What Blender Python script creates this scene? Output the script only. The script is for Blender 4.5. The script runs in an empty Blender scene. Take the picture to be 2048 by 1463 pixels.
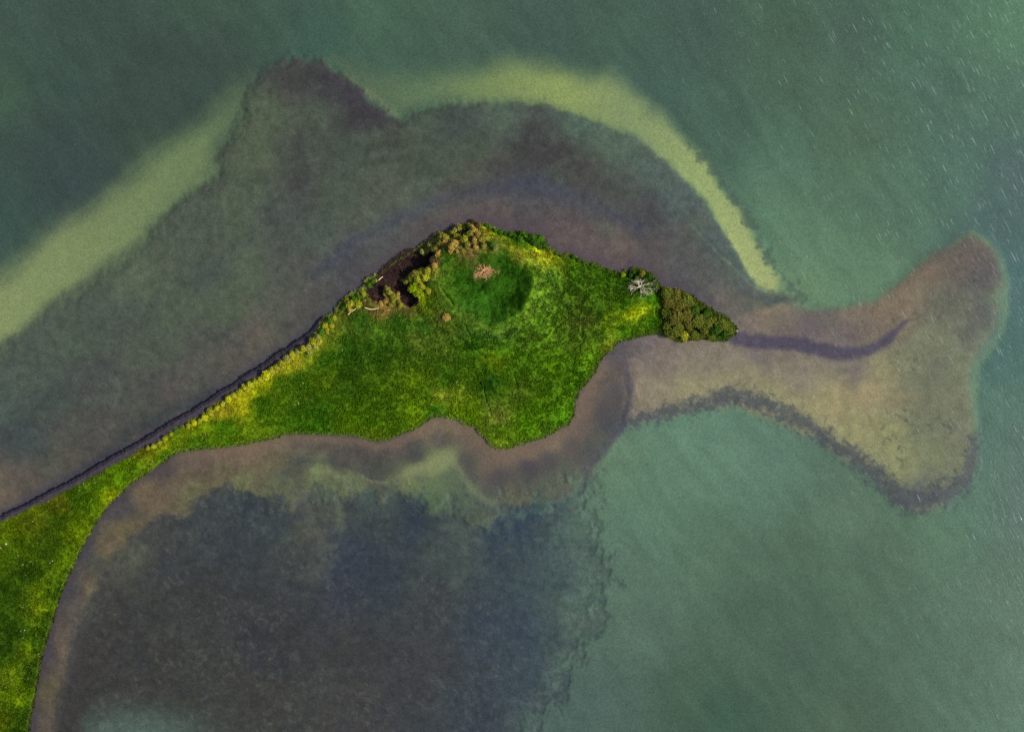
import bpy, bmesh, math, random
import numpy as np
from mathutils import Vector, Matrix

# ------------------------------------------------------------------ camera, sky, sun, exposure
S = 0.12                     # metres on the ground per photo pixel
CX, CY = 1024.0, 731.5
sc = bpy.context.scene
LENS = 24.0
H = 2048 * S * LENS / 36.0   # flying height of the drone
cam_d = bpy.data.cameras.new('camera'); cam = bpy.data.objects.new('camera', cam_d)
sc.collection.objects.link(cam); sc.camera = cam
cam_d.lens = LENS; cam_d.sensor_width = 36.0; cam_d.clip_start = 1.0; cam_d.clip_end = 9000.0
cam.location = (0, 0, H); cam.rotation_euler = (0, 0, 0)

SUN_EL, SUN_AZ = math.radians(35), math.radians(100)      # azimuth clockwise from north (+y)
world = bpy.data.worlds.new('World'); sc.world = world; world.use_nodes = True
wn = world.node_tree.nodes; wn.clear()
sky = wn.new('ShaderNodeTexSky'); sky.sky_type = 'NISHITA'; sky.sun_disc = False
sky.sun_elevation = SUN_EL; sky.sun_rotation = SUN_AZ
sky.air_density = 1.0; sky.dust_density = 2.0
bg = wn.new('ShaderNodeBackground'); bg.inputs[1].default_value = 0.12
wo = wn.new('ShaderNodeOutputWorld')
world.node_tree.links.new(sky.outputs[0], bg.inputs[0]); world.node_tree.links.new(bg.outputs[0], wo.inputs[0])
sun_d = bpy.data.lights.new('sun', 'SUN'); sun = bpy.data.objects.new('sun', sun_d); sc.collection.objects.link(sun)
sun_d.energy = 4.8; sun_d.angle = math.radians(0.6); sun_d.color = (1.0, 0.94, 0.84)
sdir = Vector((math.sin(SUN_AZ) * math.cos(SUN_EL), math.cos(SUN_AZ) * math.cos(SUN_EL), math.sin(SUN_EL)))
sun.rotation_euler = sdir.to_track_quat('Z', 'Y').to_euler(); sun.location = (60, -20, 60)
sc.view_settings.view_transform = 'Standard'; sc.view_settings.look = 'None'
sc.view_settings.gamma = 1.0; sc.view_settings.use_curve_mapping = False
sc.view_settings.exposure = 0.45
sc.cycles.use_denoising = False
sc.cycles.max_bounces = 5; sc.cycles.transparent_max_bounces = 16
KSEA = 0.62                 # seabed colour -> albedo
KLAND = 0.77

# ------------------------------------------------------------------ numeric field tools
#FIELD-BEGIN
def P(s):
    return np.array([[float(v) for v in t.split(',')] for t in s.split()])
_rt = np.random.RandomState(7).rand(256, 256)
def vnoise(x, y, scale, seed=0):
    x = x / scale + 37.17 * seed; y = y / scale + 91.73 * seed
    xi = np.floor(x).astype(int); yi = np.floor(y).astype(int)
    fx = x - xi; fy = y - yi
    fx = fx * fx * (3 - 2 * fx); fy = fy * fy * (3 - 2 * fy)
    a = _rt[yi & 255, xi & 255]; b = _rt[yi & 255, (xi + 1) & 255]
    c = _rt[(yi + 1) & 255, xi & 255]; d = _rt[(yi + 1) & 255, (xi + 1) & 255]
    return ((a * (1 - fx) + b * fx) * (1 - fy) + (c * (1 - fx) + d * fx) * fy) * 2 - 1
def fbm(x, y, scale, octv=4, seed=0, gain=0.55):
    s = 0; a = 1; t = 0
    for k in range(octv):
        ca, sa = math.cos(0.7 * k + seed), math.sin(0.7 * k + seed)
        s = s + a * vnoise(x * ca - y * sa, x * sa + y * ca, scale / 2 ** k, seed * 5 + k + 1); t += a; a *= gain
    return s / t * 1.5
def ss(a, b, x):
    t = np.clip((x - a) / (b - a), 0, 1); return t * t * (3 - 2 * t)
def seg_dist(px, py, pts, closed=False, widths=None):
    n = len(pts); best = np.full(px.shape, 1e9)
    for i in range(n if closed else n - 1):
        ax, ay = pts[i][:2]; bx, by = pts[(i + 1) % n][:2]
        dx, dy = bx - ax, by - ay; L = dx * dx + dy * dy + 1e-9
        t = np.clip(((px - ax) * dx + (py - ay) * dy) / L, 0, 1)
        d = np.hypot(px - ax - t * dx, py - ay - t * dy)
        if widths is not None: d = d - (widths[i] * (1 - t) + widths[i + 1] * t)
        best = np.minimum(best, d)
    return best
def inside(px, py, pts):
    r = np.zeros(px.shape, bool); n = len(pts)
    for i in range(n):
        ax, ay = pts[i][:2]; bx, by = pts[(i + 1) % n][:2]
        if ay == by: continue
        c = ((ay > py) != (by > py)) & (px < (bx - ax) * (py - ay) / (by - ay) + ax)
        r ^= c
    return r
def sdf(px, py, pts):                        # positive inside
    return np.where(inside(px, py, pts), 1, -1) * seg_dist(px, py, pts, True)
def srgb2lin(c):
    c = np.asarray(c, float) / 255.0
    return np.where(c <= 0.04045, c / 12.92, ((c + 0.055) / 1.055) ** 2.4)
def rbf(px, py, pts, s=30.0, p=2.0):
    a = np.zeros(px.shape + (3,)); w = np.zeros(px.shape)
    for q in pts:
        k = 1.0 / ((px - q[0]) ** 2 + (py - q[1]) ** 2 + s * s) ** p
        w += k; a += k[..., None] * q[2:5]
    return a / w[..., None]

ISLAND = P("""-420,1262 -300,1195 -150,1110 0,1037 26,1023 60,1008 99,986 138,967 173,947.6 202,930 227,915 255,900 281,885 303,872
328,856 353,840 379,827 396,816 421,801 443,784 471,769 492,752 514,740 535,726 557,709 578,697 600,681 619,669 634,656 641,643
649,637 671,624 679,605 696,593 702,588 726,576 734,561 760,547 777,535 795,523 810,515 825,502 838,497 850,485 863,480 876,469
898,461 911,454 926,450 941,444 952,446 964,446 975,451 992,458 1005,462 1018,466 1042,464 1061,469 1081,471 1092,482 1095,493
1111,506 1124,510 1146,510 1155,517 1172,525 1197,530 1210,537 1238,545 1260,542 1266,537 1286,540 1301,545 1309,555 1316,566
1324,577 1339,578 1361,581 1382,592 1404,605 1421,618 1438,628 1455,635 1468,648 1474,659 1468,671 1453,680 1425,681 1412,676
1402,674 1395,680 1361,682 1346,676 1331,667 1314,666 1292,670 1266,676 1245,681 1228,689 1226,697 1210,706 1202,719 1193,730
1188,745 1171,766 1156,783 1151,794 1149,813 1145,833 1135,848 1113,859 1100,867 1079,876 1049,884 1017,895 997,896 982,888
965,871 948,852 933,846 920,839 894,834 868,830 855,839 842,849 825,858 799,867 778,877 750,881 735,875 705,869 662,867 640,867
598,866 568,867 544,876 512,882 469,890 426,895 383,897 361,901 340,912 318,929 294,946 266,963 243,985 215,1013 193,1043
178,1069 163,1097 148,1129 134,1159 116,1204 106,1241 94,1279 82,1323 74,1368 67,1410 60,1447 54,1500 40,1600 0,1760 -420,1860""")
VEG_NW = P("""-420,1275 -150,1122 0,1044 36,1029 71,1010 86,1006 129,982 167,963 206,943 215,935 258,913 286,896 307,888 322,877 352,855
374,849 378,840 395,836 408,825 430,806 447,800 460,788 477,780 497,763 523,750 529,741 542,735 563,720 578,705 593,696 617,688
623,673 634,662 641,645""")
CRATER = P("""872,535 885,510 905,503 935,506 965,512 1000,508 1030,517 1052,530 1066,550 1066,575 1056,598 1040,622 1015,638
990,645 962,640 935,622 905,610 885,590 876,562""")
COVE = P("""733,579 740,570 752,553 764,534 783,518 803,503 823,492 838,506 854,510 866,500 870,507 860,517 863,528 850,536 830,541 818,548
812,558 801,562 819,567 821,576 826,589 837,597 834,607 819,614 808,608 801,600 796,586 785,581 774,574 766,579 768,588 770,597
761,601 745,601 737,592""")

# colours below are the seabed's as they read through the water, in 0-255 sRGB
F_DEEP = P("""0,0,64,88,78 200,60,60,82,76 400,0,64,90,76 560,60,64,90,76 0,200,66,94,76 150,180,58,82,76 300,130,58,77,72 200,230,58,77,72
400,200,58,80,74 100,300,57,76,74 0,300,58,78,74 0,430,58,84,78 150,360,58,76,76 300,290,62,84,72 450,130,62,82,74 640,80,64,94,80
760,20,74,104,80 800,100,70,98,80 950,40,72,98,80 1060,60,68,92,80 1200,90,70,96,80 1400,60,70,94,80 1300,180,70,98,84 1450,250,72,100,84
1560,40,74,102,80 1600,170,76,104,82 1700,80,74,100,84 1850,40,78,112,88 2000,60,88,128,96 2048,0,90,132,100 2000,200,84,118,96 1900,170,78,108,90
1700,280,80,108,82 1560,340,82,116,92 1680,380,84,116,90 1560,430,92,128,98 1650,500,96,132,100 1600,560,106,138,100 1740,560,98,132,98
1800,400,84,116,92 1900,350,80,114,96 2020,340,80,106,100 2000,450,76,104,100 2040,560,72,108,106 2020,700,68,108,98 2000,850,78,114,98
2040,1000,78,108,96 1960,1000,82,118,98 2000,1200,86,116,96 2040,1400,90,122,98 1900,1300,82,112,90 1800,1100,80,108,84 1700,1200,78,106,82
1600,1100,80,108,84 1600,1300,74,98,80 1700,1440,78,102,78 1450,1440,64,94,74 1500,1250,76,102,80 1400,1100,88,118,92 1300,1000,92,128,102
1350,900,96,132,106 1450,900,98,134,108 1550,930,92,124,104 1280,1250,86,112,94 1200,1400,80,104,94 1350,1400,72,98,78 1250,1100,90,118,98
1700,1020,90,118,94 1100,1450,80,102,92 1240,930,100,128,100 1880,1080,86,122,94""")
F_PLAT = P("""560,140,76,76,72 600,160,72,68,70 660,190,66,62,68 720,220,66,60,68 640,230,80,88,76 540,220,84,94,76 500,300,86,94,74 600,300,76,82,74
600,360,72,72,72 700,300,72,80,72 700,400,76,84,72 800,280,74,78,70 850,230,74,86,76 900,240,68,76,74 930,300,76,84,72 850,340,74,84,72
1000,230,84,98,88 1060,280,66,62,66 1120,300,66,60,64 1180,330,68,62,66 1000,330,74,70,70 950,350,80,78,72 1150,245,84,104,92 1240,300,88,104,94
1200,290,86,104,92 1300,350,84,98,94 1360,400,84,96,96 1420,480,82,94,96 1470,550,88,96,92 1250,380,78,80,78 1180,360,78,74,72 1300,440,78,76,82
1380,500,88,86,84 1060,400,76,76,84 800,400,84,88,78 760,430,86,86,82 740,450,92,96,80 640,460,78,86,80 560,420,76,80,78 480,420,82,92,76
420,480,82,88,78 350,520,84,90,78 280,550,88,98,80 400,550,72,82,78 500,560,84,94,78 580,560,80,84,78 450,620,84,94,76 350,620,82,92,76
250,640,78,84,78 150,680,78,88,78 50,740,80,88,80 200,760,76,76,76 100,800,70,78,76 330,700,80,86,76 420,680,78,80,76 550,620,86,86,78
300,800,76,78,74 150,880,80,80,76 50,880,66,72,76 0,800,76,88,82 250,840,78,76,76 400,740,84,80,78 60,960,96,84,78 0,1000,112,92,80
150,900,92,82,76 250,860,92,80,78 350,790,90,80,80 450,720,96,84,80 520,660,100,88,82 600,600,92,84,82 640,560,84,80,80 700,520,80,76,84
760,480,84,80,86 830,440,94,84,86 900,420,98,86,86 980,410,98,84,86 1060,420,90,80,86 1120,450,96,80,86 1180,480,100,84,88 1240,500,108,90,88
1100,480,100,86,84 1300,520,92,82,84 1350,540,84,80,88 1400,560,90,86,88 1450,600,108,96,92 1500,590,96,96,90 1530,610,110,104,92 1550,600,90,98,90""")
F_SAND = P("""1240,700,100,88,92 1290,690,108,96,96 1260,740,132,112,102 1330,700,132,116,104 1400,700,134,120,104 1300,770,144,130,104 1380,780,150,142,104
1450,760,150,140,102 1450,720,134,122,104 1520,710,118,108,104 1500,760,146,136,100 1560,800,152,144,100 1600,760,136,124,106 1660,800,160,146,100
1620,820,152,144,100 1700,740,124,114,104 1740,790,160,142,100 1700,860,148,144,96 1760,740,146,140,98 1800,800,138,128,94 1780,860,146,144,94
1820,720,124,126,94 1830,760,112,116,88 1870,740,104,106,88 1860,830,114,116,90 1900,800,116,118,90 1920,860,112,114,90 1840,860,112,118,88
1800,920,140,142,94 1860,920,122,128,90 1900,930,116,120,90 1840,960,104,108,92 1880,690,120,124,94 1920,740,116,122,92 1850,680,120,122,94
1900,640,110,112,92 1940,660,98,98,90 1970,620,92,92,90 1960,560,94,88,88 1930,520,104,90,84 1945,480,106,100,86 1900,540,106,96,84
1860,550,124,106,86 1830,590,124,110,88 1880,600,104,104,88 1800,600,132,112,90 1760,620,134,114,92 1700,630,126,112,92 1650,630,112,104,96
1610,650,104,94,98 1580,640,120,108,94 1540,630,128,114,92 1500,640,122,106,96 1480,650,120,104,98 1560,660,118,104,96 1640,670,116,102,98
1700,670,110,96,96 1740,660,120,104,92 1780,640,124,106,88 1550,640,126,112,92 1990,600,108,128,98 1975,680,106,118,96""")
F_SOUTH = P("""60,1450,72,64,74 84,1455,88,76,68 100,1380,88,78,64 100,1300,70,62,76 118,1300,96,80,70 150,1180,74,67,76 172,1180,98,84,70
180,1100,72,66,76 205,1100,104,88,70 240,1020,76,68,76 250,1060,104,90,70 300,990,106,88,74 330,940,80,70,76 350,960,104,86,76 400,930,100,82,76
380,980,104,98,74 460,905,116,92,82 500,895,122,96,84 550,890,112,94,80 450,950,104,92,74 480,970,112,110,80 540,930,106,94,76 560,960,90,94,76
600,890,98,86,80 640,880,94,82,80 600,930,82,80,74 640,940,112,120,84 660,960,98,104,80 700,965,110,114,82 680,910,80,74,76 720,900,86,76,78
740,930,74,72,72 760,890,88,76,80 770,950,78,76,74 800,890,92,78,80 850,860,114,96,86 890,850,124,104,90 880,880,90,80,82 830,910,74,72,76
780,960,98,102,82 830,950,118,124,88 870,930,130,136,92 890,915,124,132,92 860,980,96,112,84 900,960,92,106,84 930,930,84,80,82 940,880,112,92,86
930,1000,84,98,86 980,930,112,94,88 1010,910,118,96,90 1060,905,124,100,90 1110,885,124,104,92 1000,950,84,76,84 1060,930,76,70,82 1100,920,84,78,86
1030,980,94,92,82 1090,970,88,92,84 1140,890,94,82,86 1130,940,88,92,84 1160,860,106,88,86 1170,820,112,90,86 1190,780,110,90,86 1210,740,104,88,88
1230,710,92,82,94 1200,830,84,76,84 1220,790,88,80,86 1180,900,82,80,86 1220,850,78,76,86 1190,880,88,86,84 970,1020,84,92,84 870,1010,84,100,80
200,1120,72,72,68""")
F_BAY = P("""220,1150,66,66,64 300,1080,64,66,70 400,1030,62,68,74 500,1020,56,64,74 560,1050,58,66,76 620,1060,80,84,76 640,1080,76,80,74 690,1110,56,64,84
680,1180,58,62,76 740,1140,52,62,76 760,1050,60,70,76 830,1050,50,62,78 900,1060,66,76,78 900,1120,66,78,76 850,1200,64,68,72 1000,1060,54,68,84
1050,1030,56,72,88 1000,1120,58,72,82 1100,1080,66,84,88 1130,1150,66,86,90 1180,1060,80,104,94 1200,1000,84,104,92 1150,1230,78,98,90
1100,1250,66,82,88 1050,1250,58,70,86 950,1250,58,68,82 1150,1300,70,86,88 1050,1350,62,76,86 950,1400,60,68,78 1080,1420,70,84,88 850,1350,62,64,70
700,1300,62,64,66 550,1250,58,60,64 400,1200,60,62,64 300,1250,60,60,62 200,1300,62,60,62 150,1400,60,58,58 300,1400,62,62,60 500,1400,64,64,62
700,1420,66,66,68 850,1300,64,66,70 450,1100,58,64,74 350,1130,62,66,70 600,1150,62,66,70 1180,1180,76,98,92 270,1110,74,78,70 760,1010,66,78,78""")
R_LBAND = P("""-420,760 -200,650 0,548 51,507 85,489 137,444 205,403 284,342 359,284 410,253 444,219 478,185 505,172 500,200 480,262 446,292 441,342
410,372 342,417 297,461 284,490 239,528 171,569 103,617 34,671 0,702 -200,830 -420,960""")
R_ARC = P("""668,118 700,130 760,150 850,155 939,140 1025,118 1144,140 1213,154 1264,181 1315,219 1366,270 1400,305 1422,335 1440,369 1465,400 1491,441
1512,478 1530,505 1545,525 1560,552 1555,580 1519,577 1498,552 1478,514 1457,480 1416,420 1382,379 1349,335 1308,308 1264,277 1226,260
1178,236 1137,222 1076,208 1025,205 984,205 905,205 837,219 802,242 779,226 734,193 700,166 680,140""")
R_PLAT = P("""-420,975 -200,845 0,705 34,671 103,617 171,569 239,528 284,492 300,461 342,417 410,372 441,342 447,296 480,262 492,215 500,195 520,165
555,128 600,115 650,128 680,148 700,168 735,197 780,230 802,244 837,221 905,207 984,206 1025,205 1076,208 1137,222 1178,236 1226,260
1264,277 1308,308 1349,335 1382,379 1416,420 1457,480 1478,514 1498,552 1519,577 1560,585 1590,600 1560,625 1470,700 1100,800
600,1000 300,1100 -420,1500""")
R_SAND = P("""1470,640 1510,618 1560,604 1615,617 1673,617 1741,606 1775,589 1809,559 1844,524 1895,494 1936,464 1963,478 1990,514 2004,565 2006,617
1997,658 1980,685 1952,719 1945,753 1944,788 1948,839 1951,890 1948,927 1930,972 1885,1012 1834,1026 1794,1006 1776,981 1741,943
1687,914 1634,879 1567,847 1500,822 1467,812 1406,817 1344,829 1283,844 1240,852 1236,830 1250,800 1245,760 1215,740 1210,690 1300,640 1400,600""")
R_SOUTH = P("""20,1560 95,1560 102,1463 112,1400 130,1330 142,1280 165,1220 190,1155 234,1108 268,1072 313,1035 371,1022 405,990 450,978 507,976
560,985 590,1000 625,985 660,1000 700,985 747,988 800,985 835,995 866,1020 905,1012 940,1050 965,1040 1005,1008 1053,1002 1090,1000 1125,977
1152,960 1176,935 1210,900 1240,860 1262,800 1258,760 1300,640 1100,700 700,700 300,860 0,1100""")
R_BAY = P("""60,1560 102,1463 112,1400 130,1330 142,1280 165,1220 190,1150 234,1100 268,1060 313,1030 371,1015 405,980 507,970 600,980 747,980 835,985
905,1000 1005,1000 1090,995 1130,968 1158,935 1180,930 1190,960 1182,1000 1200,1050 1212,1100 1222,1150 1212,1200 1210,1250 1190,1290
1150,1330 1125,1390 1090,1430 1050,1463 1000,1560""")
K_CHAN = P("1458,668,13 1480,674,15 1502,682,15 1550,684,14 1587,688,14 1638,702,14 1690,709,12 1731,704,12 1758,690,10 1785,669,7 1813,641,2")
K_BLUE = P("640,545,8 710,478,14 768,451,14 837,417,12 905,388,12 973,378,14 1042,368,22 1076,368,24 1127,388,18 1178,410,17 1247,441,14 1281,466,8")
K_EDGE = P("""1236,856,10 1283,838,10 1344,822,11 1406,808,12 1440,799,14 1467,792,16 1500,800,15 1540,812,14 1580,830,13 1620,854,14 1660,882,14
1700,908,15 1740,938,17 1780,975,18 1815,996,22 1855,998,24 1895,988,20 1925,962,15 1942,930,11 1948,880,5""")
K_ARCW = P("1385,285,2 1410,320,4 1440,352,6 1462,388,8 1480,410,8 1500,445,7 1510,465,4 1528,500,4 1548,528,5 1575,560,7 1600,592,9")
K_TAILRIM = P("1905,492,3 1945,462,4 1972,484,5 1998,520,6 2010,566,6 2012,620,6 2004,662,6 1985,695,6 1955,730,8 1950,800,8 1952,850,5")

def seabed_colour(px, py):
    """0-255 sRGB colour of the seabed at photo-pixel positions"""
    w1 = fbm(px, py, 90, 4, 1); w2 = fbm(px, py, 90, 4, 2)
    wf = fbm(px, py, 22, 4, 3, 0.7)
    gx = px + 14 * w1; gy = py + 14 * w2
    c = rbf(gx, gy, F_DEEP, 45, 1.6) * (1 + ss(700, 400, px)[..., None] * np.array([0.05, 0.0, -0.05]))
    c = c * (1 + 0.05 * fbm(px * 0.8 - py * 0.6, (px * 0.6 + py * 0.8) / 3, 22, 3, 38))[..., None]
    def over(c, col, m): return c * (1 - m[..., None]) + np.asarray(col, float) * m[..., None]
    # light sand bands
    d = sdf(gx, gy, R_LBAND)
    t = ss(-100, 500, px)
    col = np.stack([138 - 26 * t, 150 - 18 * t, 92 - 8 * t], -1)
    low = ss(-12, 14, (py - (705 - 0.77 * px)) * 0 + d)
    stk = fbm((px * 0.81 - py * 0.59) / 5, px * 0.59 + py * 0.81, 16, 3, 37)
    c = over(c, col, ss(-48, 40, d + 7 * stk) * np.interp(px, [0, 250, 400, 500], [0.98, 0.96, 0.9, 0.5]))
    d = sdf(gx, gy, R_ARC)
    sx = np.interp(px, [680, 850, 950, 1120, 1250, 1400, 1560], [0, 1, 2, 3, 4, 5, 6])
    cols = np.array([[88, 106, 78], [98, 122, 84], [118, 138, 84], [144, 160, 86], [132, 150, 96], [152, 168, 100], [166, 174, 106]], float)
    i0 = np.clip(np.floor(sx).astype(int), 0, 5); f = (sx - i0)[..., None]
    col = cols[i0] * (1 - f) + cols[i0 + 1] * f
    soft = np.interp(px, [900, 1300, 1450], [38, 26, 11])
    c = over(c, col, ss(-1, 1, d / soft) * 0.98)
    # weed platform north of the island
    dp = sdf(px + 6 * w1, py + 6 * w2, R_PLAT) + wf * np.interp(px, [100, 500, 1100, 1400], [9, 15, 7, 6])
    col = rbf(gx, gy, F_PLAT, 26, 1.8)
    col = col * np.array([1.0, 1.02, 0.96])
    c = over(c, col, ss(-1, 1, dp / np.interp(px, [0, 350, 600, 1000], [26, 16, 9, 6])))
    mot = fbm(px, py, 70, 5, 31, 0.75); mpl = ss(-14, 14, dp)
    c = over(c, (88, 102, 80), mpl * ss(0.1, 0.9, mot) * 0.38 * ss(30, 200, py))
    c = over(c, (64, 60, 66), mpl * ss(0.15, 1.0, -mot) * 0.35)
    # sand tail and shoals east
    ds = sdf(px + 5 * w1, py + 5 * w2, R_SAND) + wf * 4
    col = rbf(gx, gy, F_SAND, 22, 1.8)
    c = over(c, col, ss(-11, 11, ds))
    # bay and south fringe
    db = sdf(px + 10 * w1, py + 10 * w2, R_BAY) + wf * 30 * ss(900, 1150, px) + wf * 15 + 24 * fbm(px, py, 80, 3, 33) * ss(380, 520, px) * ss(1150, 1000, px) - 14 * ss(1060, 1160, px)
    df = sdf(px + 8 * w1, py + 8 * w2, R_SOUTH) + wf * np.interp(py, [900, 1000, 1200], [10, 24, 5])
    db = np.maximum(db, df + 26 - 420 * ss(420, 640, px))
    col = rbf(gx, gy, F_BAY, 30, 1.8); wt = ss(1000, 700, px)[..., None]
    col = col * (1 + wt * np.array([0.01, 0.0, -0.03])) * np.array([1.02, 1.0, 0.96])
    c = over(c, col, ss(-1, 1, db / np.interp(px, [700, 1150], [22, 36])))
    mb = ss(-30, 30, db)
    m2 = fbm(px, py, 44, 5, 32, 0.8)
    edge = ss(-1, 0.4, -np.abs(db - 20) / 120)
    c = over(c, (88, 102, 88), mb * ss(0.1, 0.8, m2 + 0.25 * edge - 0.1) * (0.20 + 0.32 * edge) * ss(150, 400, px))
    c = over(c, (50, 56, 70), mb * ss(0.1, 0.9, -m2) * 0.35)
    col = rbf(px + 5 * w1, py + 5 * w2, F_SOUTH, 14, 2.0) * np.array([1.01, 1.03, 0.93])
    c = over(c, col, ss(-12, 12, df) * ss(1300, 1235, px))
    mz = ss(930, 965, py) * ss(560, 640, px) * ss(1120, 1040, px) * ss(-12, 12, df)
    c = over(c, (66, 76, 78), mz * ss(-0.1, 0.55, fbm(px, py, 34, 5, 47, 0.8) + 0.004 * (py - 985)) * 0.6)
    # bottom left pale green hollow
    m = np.exp(-(((px - 270) / 150) ** 2 + ((py - 1475) / 62) ** 2) ** 1.3)
    c = over(c, (84, 108, 94), m * 0.85 * ss(150, 175, px + 5 * wf))
    m = np.exp(-(((px - 680) / 45) ** 2 + ((py - 1120) / 60) ** 2)); c = over(c, (58, 66, 84), m * 0.3)
    # strokes
    def stroke(c, K, col, soft, amp, alpha, wn=None):
        d = seg_dist(px + 3 * w1, py + 3 * w2, K, False, K[:, 2]) + (wf if wn is None else wn) * amp
        return over(c, col, ss(soft, -soft, d) * alpha)
    c = stroke(c, K_BLUE, (62, 68, 90), 20, 7, 0.45)
    wb = fbm(px, py, 13, 3, 9, 0.7)
    c = stroke(c, K_EDGE, (90, 96, 94), 15, 6, 0.42, wb)
    c = stroke(c, K_EDGE, (68, 74, 84), 12, 20, 0.66, fbm(px, py, 10, 3, 19, 0.95))
    c = stroke(c, K_CHAN, (80, 72, 92), 6, 4, 0.88)
    c = stroke(c, K_ARCW, (76, 94, 82), 6, 17, 0.6, wb)
    c = stroke(c, K_TAILRIM, (110, 136, 100), 7, 2, 0.55)
    c = stroke(c, P("1478,566,8 1500,588,9 1530,596,9 1565,596,6"), (82, 90, 90), 6, 12, 0.6, wb)
    c = stroke(c, P("1385,455,1 1430,500,1 1470,535,1.5 1500,568,2 1540,585,5"), (122, 136, 108), 4, 1, 0.6)
    c = stroke(c, P("1462,500,5 1480,535,6 1505,565,5"), (74, 98, 92), 8, 3, 0.7)
    c = stroke(c, P("1256,735,4 1260,765,5 1262,800,6 1252,830,7 1236,862,8 1205,905,8 1172,940,7 1165,985,4"), (74, 72, 84), 8, 9, 0.62)
    c = stroke(c, P("560,950,3 600,922,5 660,922,4 700,935,5 740,955,4"), (70, 72, 74), 8, 4, 0.5)
    c = stroke(c, P("625,942,3 655,940,5 690,958,5 712,975,5"), (128, 134, 92), 7, 6, 0.55)
    c = stroke(c, P('768,966,3 800,952,5 835,940,8 870,928,10 900,922,9 922,945,5 945,980,3 985,1005,2'), (138, 144, 98), 13, 8, 0.6)
    c = stroke(c, P("672,1000,3 682,1030,5 678,1060,3"), (104, 112, 84), 8, 7, 0.6)
    c = stroke(c, P("720,950,1 740,962,2 765,966,1"), (150, 146, 116), 4, 3, 0.55)
    c = stroke(c, P("1315,560,4 1345,568,6 1395,590,5 1430,610,2"), (84, 72, 92), 9, 3, 0.55)
    c = stroke(c, P("1130,482,4 1190,512,6 1245,528,4"), (118, 94, 90), 11, 3, 0.45)
    c = stroke(c, P("650,150,5 700,190,8 760,232,8 800,250,4"), (66, 60, 68), 9, 6, 0.6)
    c = stroke(c, P("690,150,2 720,172,3 760,200,5 790,228,3"), (120, 124, 84), 8, 5, 0.5)
    c = stroke(c, P("600,240,4 570,300,5"), (96, 100, 80), 20, 8, 0.3)
    # near-shore purple shade of wet weed along the banks
    c = stroke(c, P("590,985,8 640,1060,16 655,1110,16 625,1150,10"), (92, 96, 82), 26, 30, 0.45)
    c = stroke(c, P("880,1010,14 935,1075,22 950,1130,14 900,1180,6"), (88, 102, 88), 26, 30, 0.42)
    c = stroke(c, P("1165,985,10 1140,1060,24 1165,1170,24 1140,1240,22 1120,1330,18 1085,1400,10"), (92, 116, 100), 26, 34, 0.5)
    c = stroke(c, P("310,1080,8 270,1120,14 250,1170,8"), (88, 86, 72), 22, 16, 0.4)
    c = stroke(c, P("1020,1090,6 1040,1130,10 1030,1170,6"), (80, 88, 80), 16, 14, 0.35)
    mt = fbm(px, py, 14, 4, 41, 0.85)
    spk = ss(0.30, 0.85, fbm(px, py, 7, 2, 43)) * (0.35 + 0.65 * ss(-0.3, 0.5, fbm(px, py, 90, 2, 44)))
    sb = np.maximum(ss(-20, 20, db) * (1 - 0.6 * ss(-5, 20, df)), 0.55 * ss(-20, 20, dp))
    c = over(c, (104, 106, 96), spk * sb * 0.30)
    spd = ss(0.25, 0.8, fbm(px, py, 8, 2, 45)) * ss(-0.2, 0.5, fbm(px, py, 60, 2, 46))
    c = over(c, (70, 78, 66), spd * ss(-10, 30, ds) * ss(1700, 1850, px + 0.2 * py - 150) * 0.5)
    lu = c @ np.array([0.3, 0.6, 0.1]); c = c * 0.86 + 0.14 * lu[..., None]
    shal = np.maximum(np.maximum(ss(-20, 20, dp), ss(-20, 20, db)), 0.7 * ss(-20, 20, ds))
    c = c * (1 + mt * (0.03 + 0.11 * shal))[..., None]
    return c, dict(plat=ss(-20, 20, dp), bay=ss(-20, 20, db), sand=ss(-20, 20, ds), south=ss(-20, 20, df), wf=wf, w1=w1, w2=w2)

def shore_tint(c, px, py, d_isl, wf):
    """d_isl: distance outside the island in px; nearshore strip of dark purple weed on the NW and W banks"""
    nw = ss(760, 600, px) * (py < 1040 - 0.62 * px + 60) + 0.55 * ss(600, 760, px) * (py < 640) * ss(1500, 1420, px)
    m = nw * ss(30, 4, d_isl + 3 * wf) * 0.6
    c = c * (1 - m[..., None]) + np.array([70, 66, 80.]) * m[..., None]
    sw = ss(420, 300, px) * (py > 900)
    m = sw * ss(17, 4, d_isl + 3 * wf) * 0.42
    c = c * (1 - m[..., None]) + np.array([70, 63, 78.]) * m[..., None]
    no = ss(640, 760, px) * ss(1420, 1300, px) * (py < 600)
    m = no * ss(44, 16, d_isl + 6 * wf) * 0.4
    c = c * (1 - m[..., None]) + np.array([92, 76, 80.]) * m[..., None]
    so = ss(300, 420, px) * ss(1235, 1190, px) * ((py > 820) | ((px > 1100) & (py > 720)))
    m = so * ss(30, 12, d_isl + 5 * wf) * ss(1, 8, d_isl) * 0.65
    c = c * (1 - m[..., None]) + np.array([120, 101, 85.]) * m[..., None]
    return c

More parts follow.
